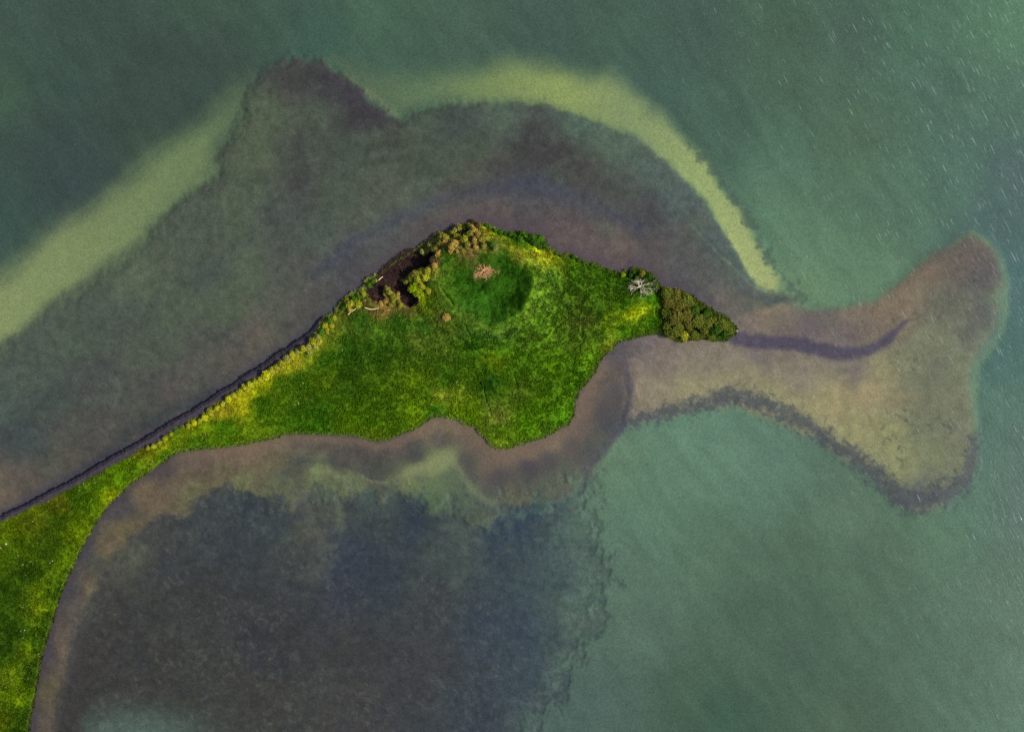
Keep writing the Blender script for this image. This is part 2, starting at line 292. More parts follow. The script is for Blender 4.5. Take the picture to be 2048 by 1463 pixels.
F_LAND = P("""-100,1150,80,115,10 20,1070,110,140,10 60,1045,100,120,14 120,1010,92,104,14 30,1100,80,115,10 60,1150,48,82,8 20,1200,44,78,8 100,1100,62,96,8
95,1180,70,105,8 80,1220,130,160,15 88,1180,120,150,14 60,1300,100,128,8 40,1390,115,150,10 30,1350,110,140,14 60,1350,46,80,8 75,1290,50,84,8 40,1450,52,88,8 120,1190,52,86,8 95,1240,56,90,8 10,1300,42,76,8 25,1260,40,74,8
10,1440,95,120,10 50,1430,55,95,8 150,1060,105,135,5 130,1120,95,130,8 120,1040,66,96,8 160,1000,60,96,8 200,975,78,118,5 215,990,120,140,8
240,960,82,122,5 300,910,100,124,12 325,893,135,150,20 330,915,66,112,5 270,945,84,120,8 290,900,90,96,18 350,880,100,130,14 400,862,112,142,10
400,885,60,104,8 450,855,72,118,8 380,850,130,145,20 440,822,140,140,34 480,795,165,170,24 500,780,164,176,20 530,758,168,180,22 560,735,150,160,34
590,715,160,165,42 630,685,132,150,36 620,710,120,145,30 660,655,112,128,36 560,770,66,104,8 600,760,56,98,8 530,810,58,100,8 600,830,50,92,8
700,760,44,78,10 700,700,42,84,14 650,720,48,92,10 650,760,70,100,8 700,850,80,120,8 740,840,70,112,8 640,850,52,100,8 640,820,46,90,8
750,870,88,115,14 790,850,62,100,8 830,815,95,130,10 830,835,100,135,10 880,795,128,146,44 910,790,112,140,30 850,800,70,108,10 870,810,110,135,20
920,815,110,142,16 940,830,100,140,8 870,820,42,104,12 900,760,50,90,8 830,768,95,130,12 850,780,72,106,10 780,800,64,102,8 740,800,56,92,8
800,700,54,88,16 850,720,60,96,16 850,690,88,116,34 840,680,86,106,40 760,655,84,130,34 800,650,50,96,20 720,640,46,92,20 760,700,44,84,12
890,632,96,100,50 900,645,80,104,44 850,650,60,108,30 930,640,84,124,56 960,640,70,120,60 950,690,50,100,14 1000,700,62,112,14 995,722,100,130,8
985,725,90,118,10 970,745,60,100,10 980,760,30,72,14 930,700,62,104,14 1020,760,62,104,10 1050,760,64,104,10 1040,780,84,110,30 1100,730,72,116,8
1060,720,66,110,10 1150,750,60,106,8 1100,790,70,112,12 1050,850,76,128,5 1080,830,80,130,8 1000,860,78,122,8 990,840,108,130,50 1000,845,120,135,60
1120,840,70,128,8 1000,888,118,146,36 1030,880,100,140,20 1100,860,80,120,30 1180,720,84,130,14 1180,690,76,112,18 1190,670,64,100,18
1160,650,70,88,28 1180,640,80,96,40 1150,670,62,92,20 1130,600,60,94,20 1110,640,70,104,20 1150,620,58,84,20 1090,600,90,136,36 1080,650,94,142,34
1070,680,84,128,22 1100,550,78,128,40 1120,530,90,110,30 1150,560,52,92,16 1140,530,60,100,12 1200,570,52,96,10 1200,620,50,88,14 1210,600,60,92,14
1250,636,140,165,20 1268,625,175,196,25 1280,620,150,180,20 1230,645,112,152,20 1300,645,56,112,8 1290,660,70,110,14 1300,600,52,112,10
1255,605,46,92,12 1240,570,50,92,12 1250,660,62,112,12 1215,690,110,130,30 1220,640,100,130,16 1280,560,62,84,32 1300,565,64,88,34 1265,575,50,84,22
1340,600,58,56,20 1360,625,66,56,20 1350,665,76,90,18 1400,645,58,78,12 1440,660,62,92,14 1400,620,54,70,18 1330,650,62,84,14
890,520,44,96,18 920,530,66,92,18 905,510,56,104,18 950,565,26,72,10 925,560,30,84,12 1000,515,34,84,14 970,515,60,90,18 1000,600,28,80,10
1040,560,28,82,10 1040,600,44,84,10 1020,540,30,86,10 985,600,50,106,24 960,600,48,106,24 940,612,56,112,30 900,590,80,124,30 880,560,92,130,40
905,615,76,120,34 880,600,86,118,34 1020,640,60,104,24 990,640,34,86,14 1000,660,70,120,50 1060,560,74,118,24 1060,620,84,130,34 1050,650,80,120,30
1000,478,124,138,24 1020,490,150,160,34 1040,500,160,166,44 1070,512,160,168,40 1095,515,150,160,30 1110,518,124,150,22 970,462,140,150,34 985,468,140,150,30
1000,466,60,124,10 1030,475,60,120,10 1060,495,130,150,20 1050,485,60,110,14 1060,478,46,84,22 1085,485,44,82,22 1040,515,120,130,44 1055,530,110,140,40
870,480,120,120,60 890,480,138,128,70 905,470,130,120,60 930,465,96,92,46 930,485,132,124,70 960,488,118,112,60 950,470,120,110,64 905,498,120,112,60
935,505,128,112,64 945,518,132,116,72 920,505,112,102,54 985,488,96,108,54 1000,497,88,110,56 870,520,112,100,58 860,545,140,142,56 840,555,146,148,54
850,585,140,158,12 835,580,146,160,12 862,600,96,132,22 825,560,140,138,52 785,592,134,128,60 795,605,130,120,56 710,600,134,142,54 720,590,110,130,50
690,612,126,130,56 740,612,126,108,62 770,608,156,132,74 760,606,140,116,66 735,612,60,82,24 700,620,70,90,24 810,617,96,96,50""")

def land_colour(px, py):
    w1 = fbm(px, py, 30, 4, 11); w2 = fbm(px, py, 30, 4, 12)
    c = rbf(px + 7 * w1, py + 7 * w2, F_LAND, 10, 1.8)
    c = c * np.array([1.03, 0.98, 0.9]) * (1 - 0.16 * ss(260, 120, px))[..., None]
    g2 = fbm((px * 0.45 - py * 0.9) / 1.0, (px * 0.9 + py * 0.45) / 4.0, 14, 3, 73)
    c = c * (1 + 0.16 * g2 * ss(300, 200, px))[..., None]
    grn = ss(0.95, 0.75, c[..., 0] / c[..., 1])[..., None]              # only the green turf, not tan scrub
    c = c * (1 - 0.22 * grn) + 0.22 * grn * np.array([66, 100, 16.])
    c[..., 0] = np.maximum(c[..., 0], 0.53 * c[..., 1])
    c[..., 2] = np.where(grn[..., 0] > 0.3, np.minimum(c[..., 2], 0.27 * c[..., 1]), c[..., 2])
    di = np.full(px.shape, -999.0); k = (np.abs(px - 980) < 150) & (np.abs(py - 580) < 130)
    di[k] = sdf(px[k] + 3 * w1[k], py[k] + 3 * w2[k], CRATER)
    strip = np.exp(-(seg_dist(px, py, P('1000,585 965,600 935,612')) / 14) ** 2)
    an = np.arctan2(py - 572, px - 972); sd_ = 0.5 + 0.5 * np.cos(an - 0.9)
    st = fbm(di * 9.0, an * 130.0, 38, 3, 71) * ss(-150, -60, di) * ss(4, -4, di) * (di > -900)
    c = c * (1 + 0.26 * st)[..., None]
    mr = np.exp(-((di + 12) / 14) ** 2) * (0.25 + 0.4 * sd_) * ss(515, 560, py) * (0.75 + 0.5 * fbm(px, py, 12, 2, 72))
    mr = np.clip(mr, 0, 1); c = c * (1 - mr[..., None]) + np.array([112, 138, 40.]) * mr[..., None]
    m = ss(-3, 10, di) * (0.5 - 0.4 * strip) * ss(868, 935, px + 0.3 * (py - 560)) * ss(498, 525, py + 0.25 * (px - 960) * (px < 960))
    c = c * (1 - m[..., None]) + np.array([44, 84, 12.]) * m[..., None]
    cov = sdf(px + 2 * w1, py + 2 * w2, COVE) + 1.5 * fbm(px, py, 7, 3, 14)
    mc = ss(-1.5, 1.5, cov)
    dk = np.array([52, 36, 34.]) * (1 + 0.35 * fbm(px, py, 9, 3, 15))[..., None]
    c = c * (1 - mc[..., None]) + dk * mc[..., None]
    # bare grey ledge between the edging and the vegetation on the causeway side
    dv = seg_dist(px, py, VEG_NW)
    out = (py < np.interp(px, VEG_NW[:, 0], VEG_NW[:, 1]) + 1.5 + 1.5 * w1) & (px < 645)
    ledge = np.where(out, ss(-1, 2, dv), 0.0)
    c = c * (1 - ledge[..., None]) + np.array([66, 60, 68.]) * ledge[..., None]
    return c, mc, ledge

def land_height(px, py, d):
    """d: px inside the shoreline; metres above the water"""
    n1 = fbm(px, py, 60, 4, 21); n2 = fbm(px, py, 9, 3, 22)
    nw = (py < 1040 - 0.62 * px + 40) & (px < 650)
    bank = np.where(nw, -0.4 + 0.90 * ss(-2.0, 1.0, d), -0.4 + 0.72 * ss(-4, 4, d))
    h = bank + 0.5 * ss(3, 40, d) + 0.8 * ss(20, 130, d) * (0.7 + 0.5 * n1)
    dc = np.full(px.shape, -999.0); k = (np.abs(px - 980) < 330) & (np.abs(py - 580) < 300)
    dc[k] = sdf(px[k] + 3 * n1[k], py[k] + 3 * n1[k], CRATER)
    ang = np.arctan2(py - 572, px - 972)
    east = 0.5 + 0.5 * np.cos(ang + 0.15)
    rim = 2.2 + 2.9 * east ** 0.8
    inner = np.clip(1 - dc / 30.0, 0, 1)
    tilt = 2.0 + 1.5 * np.clip((px - 890) / 175.0, 0, 1)
    hin = np.minimum(tilt, rim) + (rim - np.minimum(tilt, rim)) * inner
    hout = rim * np.exp(-(np.clip(-dc, 0, 999) / (38 + 62 * east)) ** 1.25)
    h = h + np.where(dc > 0, hin, hout) * ss(0, 34, d)
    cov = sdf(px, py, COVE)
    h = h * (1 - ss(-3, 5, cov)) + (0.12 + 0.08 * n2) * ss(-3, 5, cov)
    for g in ("772,819 800,806 816,796 828,790", "838,794 852,792 870,797", "930,648 952,700 968,712", "952,745 972,790 982,830", "1030,745 1034,770 1030,800",
              "760,722 800,732 850,738", "640,726 690,730 760,722", "880,575 893,590 905,606", "1168,640 1160,690 1150,730"):
        q = P(g); m = (np.abs(px - q[:, 0].mean()) < 90) & (np.abs(py - q[:, 1].mean()) < 90); e = np.zeros(px.shape)
        e[m] = np.exp(-(seg_dist(px[m] + 5 * n2[m], py[m] + 4 * n2[m], q) / 1.8) ** 2); h = h - 0.32 * e
    return h + 0.13 * n2 * ss(0, 6, d)
#FIELD-END

# ------------------------------------------------------------------ helpers
C = sc.collection
rng = np.random.RandomState(3); random.seed(3)
def mat(name):
    m = bpy.data.materials.new(name); m.use_nodes = True
    nt = m.node_tree; nt.nodes.clear()
    out = nt.nodes.new('ShaderNodeOutputMaterial')
    return m, nt, nt.nodes, nt.links, out
def math_node(nt, op, a, b=None, clamp=False):
    n = nt.nodes.new('ShaderNodeMath'); n.operation = op; n.use_clamp = clamp
    for i, v in enumerate((a, b)):
        if v is None: continue
        if isinstance(v, (int, float)): n.inputs[i].default_value = v
        else: nt.links.new(v, n.inputs[i])
    return n.outputs[0]
def noise_node(nt, vec, scale, detail=2, rough=0.5, dist=0.0):
    n = nt.nodes.new('ShaderNodeTexNoise'); n.inputs['Scale'].default_value = scale
    n.inputs['Detail'].default_value = detail; n.inputs['Roughness'].default_value = rough
    n.inputs['Distortion'].default_value = dist
    if vec is not None: nt.links.new(vec, n.inputs['Vector'])
    return n
def map_range(nt, v, a, b, c=0.0, d=1.0, smooth=False):
    n = nt.nodes.new('ShaderNodeMapRange'); n.clamp = True
    if smooth: n.interpolation_type = 'SMOOTHSTEP'
    nt.links.new(v, n.inputs[0])
    for i, x in enumerate((a, b, c, d)): n.inputs[i + 1].default_value = x
    return n.outputs[0]
def scale_colour(nt, col, fac):
    n = nt.nodes.new('ShaderNodeVectorMath'); n.operation = 'SCALE'
    nt.links.new(col, n.inputs[0])
    if isinstance(fac, (int, float)): n.inputs['Scale'].default_value = fac
    else: nt.links.new(fac, n.inputs['Scale'])
    return n.outputs[0]
def np_mesh(name, V, F, cols=None, smooth=False):
    me = bpy.data.meshes.new(name); V = np.asarray(V, np.float32); F = np.asarray(F, np.int32)
    k = F.shape[1]
    me.vertices.add(len(V)); me.vertices.foreach_set('co', V.ravel())
    me.loops.add(F.size); me.loops.foreach_set('vertex_index', F.ravel())
    me.polygons.add(len(F)); me.polygons.foreach_set('loop_start', np.arange(0, F.size, k, dtype=np.int32))
    me.polygons.foreach_set('use_smooth', np.full(len(F), smooth, dtype=bool))
    me.update(calc_edges=True)
    if cols is not None:
        a = me.color_attributes.new('Col', 'FLOAT_COLOR', 'POINT')
        c4 = np.ones((len(V), 4), np.float32); c4[:, :3] = cols; a.data.foreach_set('color', c4.ravel())
    return me
def obj(name, me, m=None, parent=None):
    o = bpy.data.objects.new(name, me); C.objects.link(o)
    if m is not None and not me.materials: me.materials.append(m)
    if parent is not None: o.parent = parent
    return o
def tag(o, label=None, cat=None, group=None, kind=None):
    if label: o['label'] = label
    if cat: o['category'] = cat
    if group: o['group'] = group
    if kind: o['kind'] = kind
    return o
def empty(name, loc, rz=0.0, s=1.0):
    o = bpy.data.objects.new(name, None); C.objects.link(o); o.location = loc
    o.rotation_euler = (0, 0, rz); o.scale = (s, s, s); o.empty_display_size = 0.5; return o
def at(px, py, z=0.0):
    k = (H - z) / H
    return ((px - CX) * S * k, (CY - py) * S * k, z)
def to_px(x, y, z):
    k = H / (H - z)
    return x * k / S + CX, CY - y * k / S
def axis(lo, hi, step, reach):
    a = list(np.arange(lo, hi + step, step)); g = step
    while a[-1] < reach:
        g *= 1.35; a.append(a[-1] + g)
    g = step
    while a[0] > lo - (reach - hi):
        g *= 1.35; a.insert(0, a[0] - g)
    return np.array(a)
def grid_faces(nx, ny, keep=None):
    i = np.arange(nx * ny).reshape(ny, nx)
    q = np.stack([i[:-1, :-1], i[1:, :-1], i[1:, 1:], i[:-1, 1:]], -1).reshape(-1, 4)
    if keep is not None: q = q[keep[q].any(1)]
    return q

# ------------------------------------------------------------------ materials
def seabed_material():
    m, nt, N, L, out = mat('seabed')
    at_ = N.new('ShaderNodeAttribute'); at_.attribute_name = 'Col'
    tc = N.new('ShaderNodeTexCoord')
    n1 = noise_node(nt, tc.outputs['Object'], 2.6, 3, 0.75)
    n2 = noise_node(nt, tc.outputs['Object'], 1.1, 2, 0.6)
    f = math_node(nt, 'ADD', map_range(nt, n1.outputs[0], 0.25, 0.75, 0.72, 1.28), map_range(nt, n2.outputs[0], 0.2, 0.8, -0.05, 0.05))
    col = scale_colour(nt, at_.outputs['Color'], f)
    mx = N.new('ShaderNodeMix'); mx.data_type = 'RGBA'; mx.blend_type = 'OVERLAY'; mx.inputs[0].default_value = 0.22
    L.new(col, mx.inputs[6]); L.new(n1.outputs['Color'], mx.inputs[7])
    b = N.new('ShaderNodeBsdfDiffuse'); L.new(mx.outputs[2], b.inputs[0]); L.new(b.outputs[0], out.inputs[0])
    return m
def water_material():
    m, nt, N, L, out = mat('water')
    tc = N.new('ShaderNodeTexCoord')
    sep = N.new('ShaderNodeSeparateXYZ'); L.new(tc.outputs['Object'], sep.inputs[0])
    mp = N.new('ShaderNodeMapping'); mp.inputs['Rotation'].default_value = (0, 0, math.radians(63))
    L.new(tc.outputs['Object'], mp.inputs[0])                    # x axis now runs along the crests
    mp2 = N.new('ShaderNodeMapping'); mp2.inputs['Scale'].default_value = (0.30, 1.25, 1.0); L.new(mp.outputs[0], mp2.inputs[0])
    wav = noise_node(nt, mp2.outputs[0], 1.0, 3, 0.55, 0.4)
    cap = noise_node(nt, tc.outputs['Object'], 2.2, 2, 0.6)
    wind = map_range(nt, math_node(nt, 'ADD', sep.outputs[0], math_node(nt, 'MULTIPLY', sep.outputs[1], 0.10)), 30, 125, 0.10, 1.0, True)
    hgt = math_node(nt, 'ADD', math_node(nt, 'MULTIPLY', wav.outputs[0], 0.75), math_node(nt, 'MULTIPLY', cap.outputs[0], 0.25))
    bp = N.new('ShaderNodeBump'); bp.inputs['Distance'].default_value = 0.30
    L.new(math_node(nt, 'MULTIPLY', wind, 0.26), bp.inputs['Strength']); L.new(hgt, bp.inputs['Height'])
    fr = N.new('ShaderNodeFresnel')
    geo = N.new('ShaderNodeNewGeometry')                         # same air-to-water Fresnel from either side of the thin sheet
    L.new(map_range(nt, geo.outputs['Backfacing'], 0, 1, 1.33, 1 / 1.33), fr.inputs[0])
    L.new(bp.outputs[0], fr.inputs['Normal'])
    gl = N.new('ShaderNodeBsdfGlossy'); gl.inputs['Roughness'].default_value = 0.14; L.new(bp.outputs[0], gl.inputs['Normal'])
    tr = N.new('ShaderNodeBsdfTransparent'); tr.inputs[0].default_value = (0.97, 0.995, 0.985, 1)
    ms = N.new('ShaderNodeMixShader'); L.new(fr.outputs[0], ms.inputs[0]); L.new(tr.outputs[0], ms.inputs[1]); L.new(gl.outputs[0], ms.inputs[2])
    # pale crests in the windy water: foam and sky glints painted as diffuse colour
    mp3 = N.new('ShaderNodeMapping'); mp3.inputs['Scale'].default_value = (0.27, 2.9, 1.0); L.new(mp.outputs[0], mp3.inputs[0])
    fo = noise_node(nt, mp3.outputs[0], 1.0, 1, 0.4, 0.25)
    gate = noise_node(nt, tc.outputs['Object'], 0.16, 2, 0.5)
    wind2 = map_range(nt, math_node(nt, 'ADD', sep.outputs[0], math_node(nt, 'MULTIPLY', sep.outputs[1], 0.35)), 55, 150, 0.0, 1.0)
    lvl = math_node(nt, 'ADD', fo.outputs[0], math_node(nt, 'MULTIPLY', math_node(nt, 'SUBTRACT', gate.outputs[0], 0.5), 0.10))
    lvl = math_node(nt, 'ADD', lvl, math_node(nt, 'MULTIPLY', wind2, 0.10))
    fm = map_range(nt, lvl, 0.73, 0.84, 0.0, 0.16)
    fm = math_node(nt, 'MULTIPLY', fm, map_range(nt, wind2, 0.02, 0.25))
    df = N.new('ShaderNodeBsdfDiffuse'); df.inputs[0].default_value = (0.62, 0.70, 0.68, 1)
    m2 = N.new('ShaderNodeMixShader'); L.new(fm, m2.inputs[0]); L.new(ms.outputs[0], m2.inputs[1]); L.new(df.outputs[0], m2.inputs[2])
    L.new(m2.outputs[0], out.inputs[0])
    return m
def land_material(name, lo=0.75, hi=1.25, scale=3.0, transl=0.0, rnd=0.0):
    m, nt, N, L, out = mat(name)
    a = N.new('ShaderNodeAttribute'); a.attribute_name = 'Col'; tc = N.new('ShaderNodeTexCoord')
    n1 = noise_node(nt, tc.outputs['Object'], scale, 3, 0.7)
    col = scale_colour(nt, a.outputs['Color'], map_range(nt, n1.outputs[0], 0.25, 0.75, lo, hi))
    b = N.new('ShaderNodeBsdfPrincipled'); b.inputs['Roughness'].default_value = 0.85
    b.inputs['Specular IOR Level'].default_value = 0.03
    L.new(col, b.inputs['Base Color'])
    if transl:
        t = N.new('ShaderNodeBsdfTranslucent'); L.new(col, t.inputs[0])
        x = N.new('ShaderNodeMixShader'); x.inputs[0].default_value = transl
        L.new(b.outputs[0], x.inputs[1]); L.new(t.outputs[0], x.inputs[2]); L.new(x.outputs[0], out.inputs[0])
    else: L.new(b.outputs[0], out.inputs[0])
    return m
def plain_material(name, c, lo=0.7, hi=1.3, scale=6.0, rough=0.85, spread=0.0, transl=0.0):
    m, nt, N, L, out = mat(name)
    tc = N.new('ShaderNodeTexCoord'); oi = N.new('ShaderNodeObjectInfo')
    n1 = noise_node(nt, tc.outputs['Object'], scale, 3, 0.7)
    rgb = N.new('ShaderNodeRGB'); l = srgb2lin(c); rgb.outputs[0].default_value = (*l, 1)
    f = map_range(nt, n1.outputs[0], 0.25, 0.75, lo, hi)
    if spread: f = math_node(nt, 'MULTIPLY', f, map_range(nt, oi.outputs['Random'], 0, 1, 1 - spread, 1 + spread))
    col = scale_colour(nt, rgb.outputs[0], f)
    b = N.new('ShaderNodeBsdfPrincipled'); b.inputs['Roughness'].default_value = rough
    b.inputs['Specular IOR Level'].default_value = 0.04
    L.new(col, b.inputs['Base Color'])
    if transl:
        t = N.new('ShaderNodeBsdfTranslucent'); L.new(col, t.inputs[0])
        x = N.new('ShaderNodeMixShader'); x.inputs[0].default_value = transl
        L.new(b.outputs[0], x.inputs[1]); L.new(t.outputs[0], x.inputs[2]); L.new(x.outputs[0], out.inputs[0])
    else: L.new(b.outputs[0], out.inputs[0])
    return m
M_SEA = seabed_material(); M_WATER = water_material()
M_LAND = land_material('island_soil_and_grass', 0.7, 1.3, 2.2)
M_GRASS = land_material('grass_blades', 0.8, 1.2, 1.5, transl=0.25)

# ------------------------------------------------------------------ seabed, water, island ground
ax = axis(-40, 2088, 2.5, 46000); ay = axis(-40, 1503, 2.5, 46000)
PX, PY = np.meshgrid(ax, ay)
PXc = np.clip(PX, -300, 2350); PYc = np.clip(PY, -200, 1650)
gi = (PX > -500) & (PX < 2600) & (PY > -400) & (PY < 1900)
d_sea = np.full(PX.shape, -1000.0)
cx_, cy_ = np.meshgrid(np.arange(-420, 2520, 6.0), np.arange(-320, 1880, 6.0))
_dc = sdf(cx_, cy_, ISLAND)
def samp(F, px, py, x0, y0, st):
    x = np.clip((px - x0) / st, 0, F.shape[1] - 1.001); y = np.clip((py - y0) / st, 0, F.shape[0] - 1.001)
    xi = x.astype(int); yi = y.astype(int); fx = x - xi; fy = y - yi
    return (F[yi, xi] * (1 - fx) + F[yi, xi + 1] * fx) * (1 - fy) + (F[yi + 1, xi] * (1 - fx) + F[yi + 1, xi + 1] * fx) * fy
d_sea = samp(_dc, PXc, PYc, -420, -320, 6.0)
colS, info = seabed_colour(PXc, PYc)
colS = shore_tint(colS, PXc, PYc, np.maximum(-d_sea, 0), info['wf'])
shal = np.maximum.reduce([info['plat'], info['sand'], info['south']])
zS = -(0.14 + 0.30 * ss(0, 60, -d_sea) + 0.55 * (1 - shal) * ss(0, 60, -d_sea) + 0.25 * info['bay'] * ss(20, 90, -d_sea))
zS = zS - 0.5 * ss(2, 12, d_sea) - 0.02 * info["wf"] * (shal + 0.3)
kk = (H - zS) / H
VS = np.stack([(PX - CX) * S * kk, (CY - PY) * S * kk, zS], -1).reshape(-1, 3)
seabed = obj('seabed', np_mesh('seabed', VS, grid_faces(len(ax), len(ay)), srgb2lin(np.clip(colS, 0, 255)).reshape(-1, 3) * KSEA, True), M_SEA)
tag(seabed, 'shallow seabed of pale sand bands, dark weed beds and silt under the clear water', kind='structure')

w_ = 5500.0
water = obj('water', np_mesh('water', [(-w_, -w_, 0), (w_, -w_, 0), (w_, w_, 0), (-w_, w_, 0)], [(0, 1, 2, 3)]), M_WATER)
tag(water, 'clear shallow green water around the grassy island with wind ripples and painted foam and glints', kind='structure')

lx = axis(-30, 1480, 1.6, 1500); lx = np.concatenate([np.arange(-420, -31, 8.0), np.arange(-30, 1490, 1.6)])
ly = np.concatenate([np.arange(430, 1490, 1.6), np.arange(1496, 1870, 8.0)])
LX, LY = np.meshgrid(lx, ly)
_lc = sdf(*np.meshgrid(np.arange(-424, 1500, 4.0), np.arange(420, 1880, 4.0)), ISLAND)
d_l = samp(_lc, LX, LY, -424, 420, 4.0)
near = np.abs(d_l) < 12
d_l[near] = sdf(LX[near], LY[near], ISLAND)
ragw = np.where((LY < 1040 - 0.62 * LX + 40) & (LX < 640), 0.7, 2.2)
d_l = d_l + ragw * fbm(LX, LY, 8, 3, 51, 0.7) * ss(60, 20, np.abs(d_l))
keep = d_l > -5
hL = np.full(LX.shape, -0.4); cL = np.zeros(LX.shape + (3,)); 
hL[keep] = land_height(LX[keep], LY[keep], d_l[keep])
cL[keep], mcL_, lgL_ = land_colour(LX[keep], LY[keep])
wet = ss(2.0, -1.0, d_l)[..., None] * 0.75
cL = cL * (1 - wet) + np.array([44, 40, 40.]) * wet
kk = (H - hL) / H
VL = np.stack([(LX - CX) * S * kk, (CY - LY) * S * kk, hL], -1).reshape(-1, 3)
kf = keep.ravel(); Fq = grid_faces(len(lx), len(ly)); Fq = Fq[kf[Fq].all(1)]
used = np.unique(Fq); remap = np.full(len(VL), -1); remap[used] = np.arange(len(used))
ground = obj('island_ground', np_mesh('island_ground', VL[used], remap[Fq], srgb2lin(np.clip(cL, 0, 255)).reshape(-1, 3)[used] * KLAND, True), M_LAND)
tag(ground, 'green grassy island ground with a rounded hill, narrow causeway and a bare brown cove', kind='structure')
def height(px, py):
    px = np.atleast_1d(np.asarray(px, float)); py = np.atleast_1d(np.asarray(py, float))
    return land_height(px, py, sdf(px, py, ISLAND))
def z_at(px, py): return float(height(px, py)[0])

# ------------------------------------------------------------------ meadow grass: uncountable blades in one mesh
def make_tufts(n, region, size, seed, nb=5):
    r = np.random.RandomState(seed)
    x = r.uniform(region[0], region[1], n); y = r.uniform(region[2], region[3], n)
    d = samp(_lc, x, y, -424, 420, 4.0); k = d > -1.0; x, y, d = x[k], y[k], d[k]
    return x, y, d, r
def blades(x, y, h, col, size, spread, r, nb=5, wid=0.075):
    n = len(x); z = h - 0.03
    kk = (H - z) / H; bx = (x - CX) * S * kk; by = (CY - y) * S * kk
    V = np.zeros((n, nb, 3, 3), np.float32)
    a = r.uniform(0, 2 * math.pi, (n, nb)); ln = size[:, None] * r.uniform(0.6, 1.3, (n, nb)); sp = spread * r.uniform(0.5, 1.3, (n, nb))
    ux, uy = np.cos(a), np.sin(a); w = wid * r.uniform(0.7, 1.5, (n, nb)) * (0.6 + size[:, None] / 0.35)
    ox = bx[:, None] + ux * 0.05; oy = by[:, None] + uy * 0.05
    V[:, :, 0] = np.stack([ox - uy * w, oy + ux * w, np.broadcast_to(z[:, None], ox.shape)], -1)
    V[:, :, 1] = np.stack([ox + uy * w, oy - ux * w, np.broadcast_to(z[:, None], ox.shape)], -1)
    V[:, :, 2] = np.stack([ox + ux * ln * sp, oy + uy * ln * sp, z[:, None] + ln * 0.85], -1)
    F = np.arange(n * nb * 3).reshape(-1, 3)
    cc = np.repeat(col, nb * 3, axis=0) * np.repeat(r.uniform(0.82, 1.18, n * nb), 3)[:, None]
    return V.reshape(-1, 3), F, cc
x, y, d, r = make_tufts(560000, (-60, 1480, 440, 1500), None, 5)
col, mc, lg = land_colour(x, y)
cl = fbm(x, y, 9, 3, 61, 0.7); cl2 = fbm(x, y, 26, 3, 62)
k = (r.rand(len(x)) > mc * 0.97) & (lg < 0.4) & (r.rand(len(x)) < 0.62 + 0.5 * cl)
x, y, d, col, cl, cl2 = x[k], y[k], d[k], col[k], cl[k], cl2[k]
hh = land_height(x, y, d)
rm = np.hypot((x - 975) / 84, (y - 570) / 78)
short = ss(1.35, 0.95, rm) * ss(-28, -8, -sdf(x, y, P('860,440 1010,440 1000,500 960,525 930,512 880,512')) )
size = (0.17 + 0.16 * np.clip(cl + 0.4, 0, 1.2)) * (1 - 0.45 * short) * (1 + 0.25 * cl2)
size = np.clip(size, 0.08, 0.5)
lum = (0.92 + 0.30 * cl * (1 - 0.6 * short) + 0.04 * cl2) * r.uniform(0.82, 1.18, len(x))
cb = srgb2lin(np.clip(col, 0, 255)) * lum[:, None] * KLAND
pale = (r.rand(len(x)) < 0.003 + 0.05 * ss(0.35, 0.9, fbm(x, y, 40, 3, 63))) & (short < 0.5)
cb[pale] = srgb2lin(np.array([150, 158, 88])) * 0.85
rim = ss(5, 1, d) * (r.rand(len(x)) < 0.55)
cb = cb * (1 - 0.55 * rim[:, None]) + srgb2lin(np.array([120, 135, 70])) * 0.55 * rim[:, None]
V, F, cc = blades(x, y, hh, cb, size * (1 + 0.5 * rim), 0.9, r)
grass = obj('meadow_grass', np_mesh('meadow_grass', V, F, cc), M_GRASS)
tag(grass, 'rough green meadow grass and herbs covering the whole island', 'grass', kind='stuff')
print('tufts', len(x))

# dead reed stalks lying in the brown cove
r = np.random.RandomState(9)
x = r.uniform(728, 874, 9000); y = r.uniform(497, 618, 9000)
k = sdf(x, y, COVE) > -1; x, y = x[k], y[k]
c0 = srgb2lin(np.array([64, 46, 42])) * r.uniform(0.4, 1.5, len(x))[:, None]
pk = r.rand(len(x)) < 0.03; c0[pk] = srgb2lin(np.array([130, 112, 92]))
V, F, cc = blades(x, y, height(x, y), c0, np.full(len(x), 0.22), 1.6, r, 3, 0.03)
tag(obj('dead_reeds', np_mesh('dead_reeds', V, F, cc), M_GRASS), 'matted dark brown dead reeds on the wet mud of the cove', 'reeds', kind='stuff')


